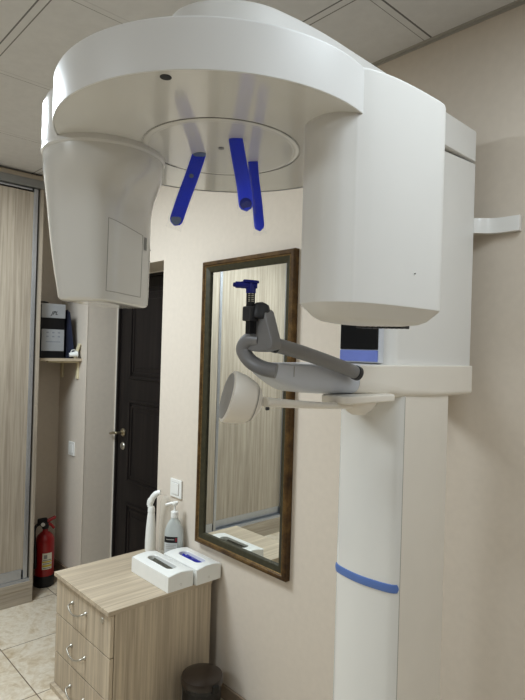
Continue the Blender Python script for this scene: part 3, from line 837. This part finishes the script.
for k, (pth, wd, tk, wdir, nrm) in enumerate(rods):
    rod = obj('temple_support', bar(pth, wd, tk, wdir), 'blue_rod', mc, 'blue bar hanging from the ring')
    P = [Vector(p) for p in pth]; tail = (P[-1]-P[-2]).normalized()
    sl = new(); Q = catmull(P[:-1]+[P[-1]+tail*.008], 8); rings = []
    wv = Vector(wdir).normalized()
    for i, p in enumerate(Q):
        t = (Q[min(i+1, len(Q)-1)]-Q[max(i-1, 0)]).normalized(); w_ = (wv-t*wv.dot(t)).normalized(); h_ = t.cross(w_)
        wob = 1+.05*math.sin(i*1.9)
        rings.append([p+w_*((wd/2+.003)*wob*math.cos(a))+h_*((tk/2+.0025)*wob*math.sin(a)) for a in [2*PI*j/20 for j in range(20)]])
    bridge_rings(sl, rings, False, False)
    obj('plastic_sleeve', sl, 'sleeve', rod, 'clear plastic sleeve')
    if k == 0:
        for p, r_ in ((P[-1]-tail*.012, .0105), (P[1]+Vector((-.002, 0, -.002)), .0048)):
            obj('pad', lathe(p+nrm*(tk/2), [(r_, -.001), (r_, .0012), (r_*.7, .0018)], 24, nrm), 'grey_pad', rod, 'grey-blue round pad')
    if k == 1:
        p = P[-1]-tail*.012
        obj('pad', lathe(p+nrm*(tk/2), [(.0105, -.001), (.0105, .0012), (.007, .0018)], 24, nrm), 'blue_bite', rod)
    if k == 0:
        obj('mount', lathe((-.908, .657, RZ0+.001), [(.017, -.0005), (.0165, -.005), (.011, -.008)][::-1], 32, sx=1, sy=.7), 'grey_pad', rod)

# chin rest: bracket, two grip tubes, post, clamp, bite block
fin = new()
fy = round_poly([(-.796, 1.582), (-.763, 1.578), (-.738, 1.514), (-.742, 1.503), (-.775, 1.497), (-.812, 1.500), (-.814, 1.520), (-.799, 1.535)], [.004, .008, .008, .008, .01, .012, .012, .02], 5)
add_prism(fin, fy[::-1], .711, .737, .003, 3, to=lambda a, z, y: Vector((a, y, z)))
fin_o = obj('chin_rest_bracket', fin, 'grip', mc)
b = new(); add_tube(b, catmull([(-.770, .724, 1.516), (-.748, .80, 1.499), (-.740, .90, 1.475), (-.737, .968, 1.457)], 8), .0142, 20)
b2 = new(); add_prism(b2, round_poly([(-.793, 1.572), (-.783, 1.572), (-.783, 1.530), (-.793, 1.536)][::-1], .003), .7098, .7114, to=lambda a, z, y: Vector((a, y, z)))
obj('bracket_recess', b2, 'grey_dark', fin_o)
g1 = obj('grip_handle', b, 'grip', mc)
obj('end_ring', tube([(-.7655, .741, 1.5126), (-.7635, .748, 1.5111)], .0156, 24), 'grey_dark', g1)
obj('end_ring', tube([(-.7369, .958, 1.4595), (-.7364, .968, 1.4567)], .0155, 20), 'grey_dark', g1)
b = new(); add_tube(b, catmull([(-.782, .722, 1.520), (-.806, .715, 1.520), (-.820, .712, 1.502), (-.806, .718, 1.480), (-.780, .727, 1.467), (-.757, .742, 1.462)], 10), .0145, 20)
obj('grip_handle', b, 'grip', mc)
bx2, by2 = -.789, .700
pst = obj('bite_post', box((bx2-.0065, by2-.006, 1.531), (bx2+.0065, by2+.006, 1.620), .0015), 'black', mc)
b = new()
for k in range(7): add_box(b, (bx2+.0006, by2-.0066, 1.592+k*.0035), (bx2+.0052, by2-.0058, 1.5932+k*.0035)); add_box(b, (bx2+.0060, by2-.004, 1.592+k*.0035), (bx2+.0068, by2+.002, 1.5932+k*.0035))
obj('scale_marks', b, 'paper', pst)
obj('clamp', box((bx2-.0115, by2-.011, 1.555), (bx2+.0115, by2+.013, 1.583), .003, 3), 'grey_dark', mc)
b = lathe((-.777, .716, 1.575), [(.0135, -.016), (.0155, -.010), (.016, .004), (.012, .013), (.003, .017)], 32, (.0, .25, 1), sx=1.1); obj('clamp_knob', b, 'grey_dark', mc)
b = new()
dl = Vector((-.68, -.73, 0))
c0 = Vector((bx2, by2, 1.6235))
add_tube(b, catmull([c0-dl*.012, c0+dl*.004, c0+dl*.02, c0+dl*.030], 6), [.0062]*6+[.0068]*6+[.0062]*6+[.005], 14)
add_lathe(b, c0+Vector((0, 0, .0065)), [(.012, -.002), (.0125, .001), (.011, .003)], 28, (.1, .0, 1), sx=1.25, sy=.8)
add_box(b, c0+Vector((-.0075, -.007, -.016)), c0+Vector((.0075, .007, .004)), .002)
add_lathe(b, c0+dl*.030, [(.004, 0), (.0045, .003), (.002, .0045)], 16, dl)
obj('bite_block', b, 'blue_bite', mc, 'dark blue bite block')

# lower arm with round paddle
b = new(); add_prism(b, round_poly([(-.80, .915), (-.722, .915), (-.722, 1.10), (-.80, 1.10)], .02), 1.3925, 1.4095, .004, 3)
piv = obj('pivot_plate', b, 'cream', mc)
b = lathe((-.762, 1.008, 1.395), [(.002, -.033), (.016, -.031), (.030, -.022), (.040, -.010), (.043, .001)], 40, sx=.8, sy=1.15); obj('pivot_cup', b, 'cream', piv)
b = new(); Q = catmull([(-.757, 1.0, 1.389), (-.755, .92, 1.388), (-.753, .82, 1.395), (-.756, .715, 1.404)], 8)
rings = []
for i, p in enumerate(Q):
    f = i/(len(Q)-1); hw, hh = .011-.001*f, .009-.002*math.sin(PI*f)+.0005*f
    rings.append([p+Vector((hw*math.cos(a), 0, hh*math.sin(a))) for a in [2*PI*k/18 for k in range(18)]])
bridge_rings(b, rings); obj('paddle_arm', b, 'cream', mc)
pa = Vector((-.46, -.84, .24)).normalized()
pc = Vector((-.806, .674, 1.411))
pad = obj('paddle', lathe(pc, [(.003, -.060), (.016, -.058), (.030, -.050), (.041, -.035), (.0475, -.016), (.0500, .002), (.049, .007), (.045, .0095)], 64, pa), 'cream', mc)
obj('paddle_face', lathe(pc, [(.0445, .0085), (.0435, .0108), (.002, .0112)], 56, pa), plain('pale_grey_face', srgb(158, 156, 153), .5, var=.02), pad, 'pale grey face')
obj('paddle_seam', lathe(pc, [(.0363, -.0435), (.0372, -.0425), (.0378, -.0415)], 64, pa, cap0=False, cap1=False), 'seam_light', pad)
b = new(); add_box(b, (-.7485, .708, 1.390), (-.745, .716, 1.396), .001); obj('mark', b, 'grey_dark', pad)

# wall bracket tying the spine to the wall
path = catmull([(-.80, 1.478, 0), (-.765, 1.482, 0), (-.738, 1.500, 0), (-.715, 1.522, 0), (-.690, 1.531, 0), (-.652, 1.532, 0), (-.638, 1.533, 0)], 8)
ou, inn = [], []
for i, p in enumerate(path):
    t = (path[min(i+1, len(path)-1)]-path[max(i-1, 0)]).normalized(); nn = Vector((t.y, -t.x, 0))
    th_ = .016
    ou.append(Vector((p.x, p.y))); q = p-nn*th_; inn.append(Vector((q.x, min(q.y, 1.549))))
pl = ou+inn[::-1]
b = new()
def shear_z(x, y, z): return Vector((x, y, z))
rings = [[Vector((p.x, p.y, z)) for p in pl] for z in (1.848, 1.850, 1.888, 1.890)]
bridge_rings(b, rings)
obj('wall_bracket', b, 'white', mc)

# ------------------------------------------------------------------ lights
def area(name, x, y, z, sx, sy, power, col, rot=(0, 0, 0), spread=180):
    l = D.lights.new(name, 'AREA'); l.shape = 'RECTANGLE'; l.size = sx; l.size_y = sy; l.energy = power; l.color = col; l.spread = math.radians(spread)
    o = D.objects.new(name, l); COL.objects.link(o); o.location = (x, y, z); o.rotation_euler = rot
    return o
WHITE = (.835, .93, 1.0)
area('ceiling_panel_lamp', -2.44, .285, CZ-.012, .56, .56, 34, WHITE)
area('ceiling_panel_lamp', -.01, .89, CZ-.012, .56, .56, 6.5, WHITE)
area('ceiling_panel_lamp', 1.2, .285, CZ-.012, .56, .56, 9, WHITE)
area('ceiling_panel_lamp', 1.2, -1.53, CZ-.012, .56, .56, 6, WHITE)
area('ceiling_panel_lamp', -1.23, -1.53, CZ-.012, .56, .56, 20, WHITE)
wd = D.worlds.new('World'); SC.world = wd; wd.use_nodes = True
wd.node_tree.nodes['Background'].inputs[0].default_value = (.8, .8, .8, 1); wd.node_tree.nodes['Background'].inputs[1].default_value = .2

# ------------------------------------------------------------------ camera
cam = D.cameras.new('camera'); co = D.objects.new('camera', cam); COL.objects.link(co); SC.camera = co
yaw, pitch, roll = math.radians(47.05), math.radians(.07), math.radians(1.69)
f_ = Vector((-math.sin(yaw)*math.cos(pitch), math.cos(yaw)*math.cos(pitch), math.sin(pitch)))
r_ = Vector((math.cos(yaw), math.sin(yaw), 0)); u_ = r_.cross(f_)
r2_ = r_*math.cos(roll)+u_*math.sin(roll); u2_ = -r_*math.sin(roll)+u_*math.cos(roll)
mt = Matrix((r2_, u2_, -f_)).transposed().to_4x4(); mt.translation = Vector((0, 0, 1.5)); co.matrix_world = mt
cam.sensor_fit = 'VERTICAL'; cam.sensor_height = 36; cam.lens = 557/700*36; cam.clip_start = .02; cam.clip_end = 50
SC.view_settings.view_transform = 'Standard'; SC.view_settings.look = 'None'; SC.view_settings.exposure = .42; SC.view_settings.gamma = .88
SC.cycles.max_bounces = 8; SC.cycles.diffuse_bounces = 5; SC.cycles.transparent_max_bounces = 12
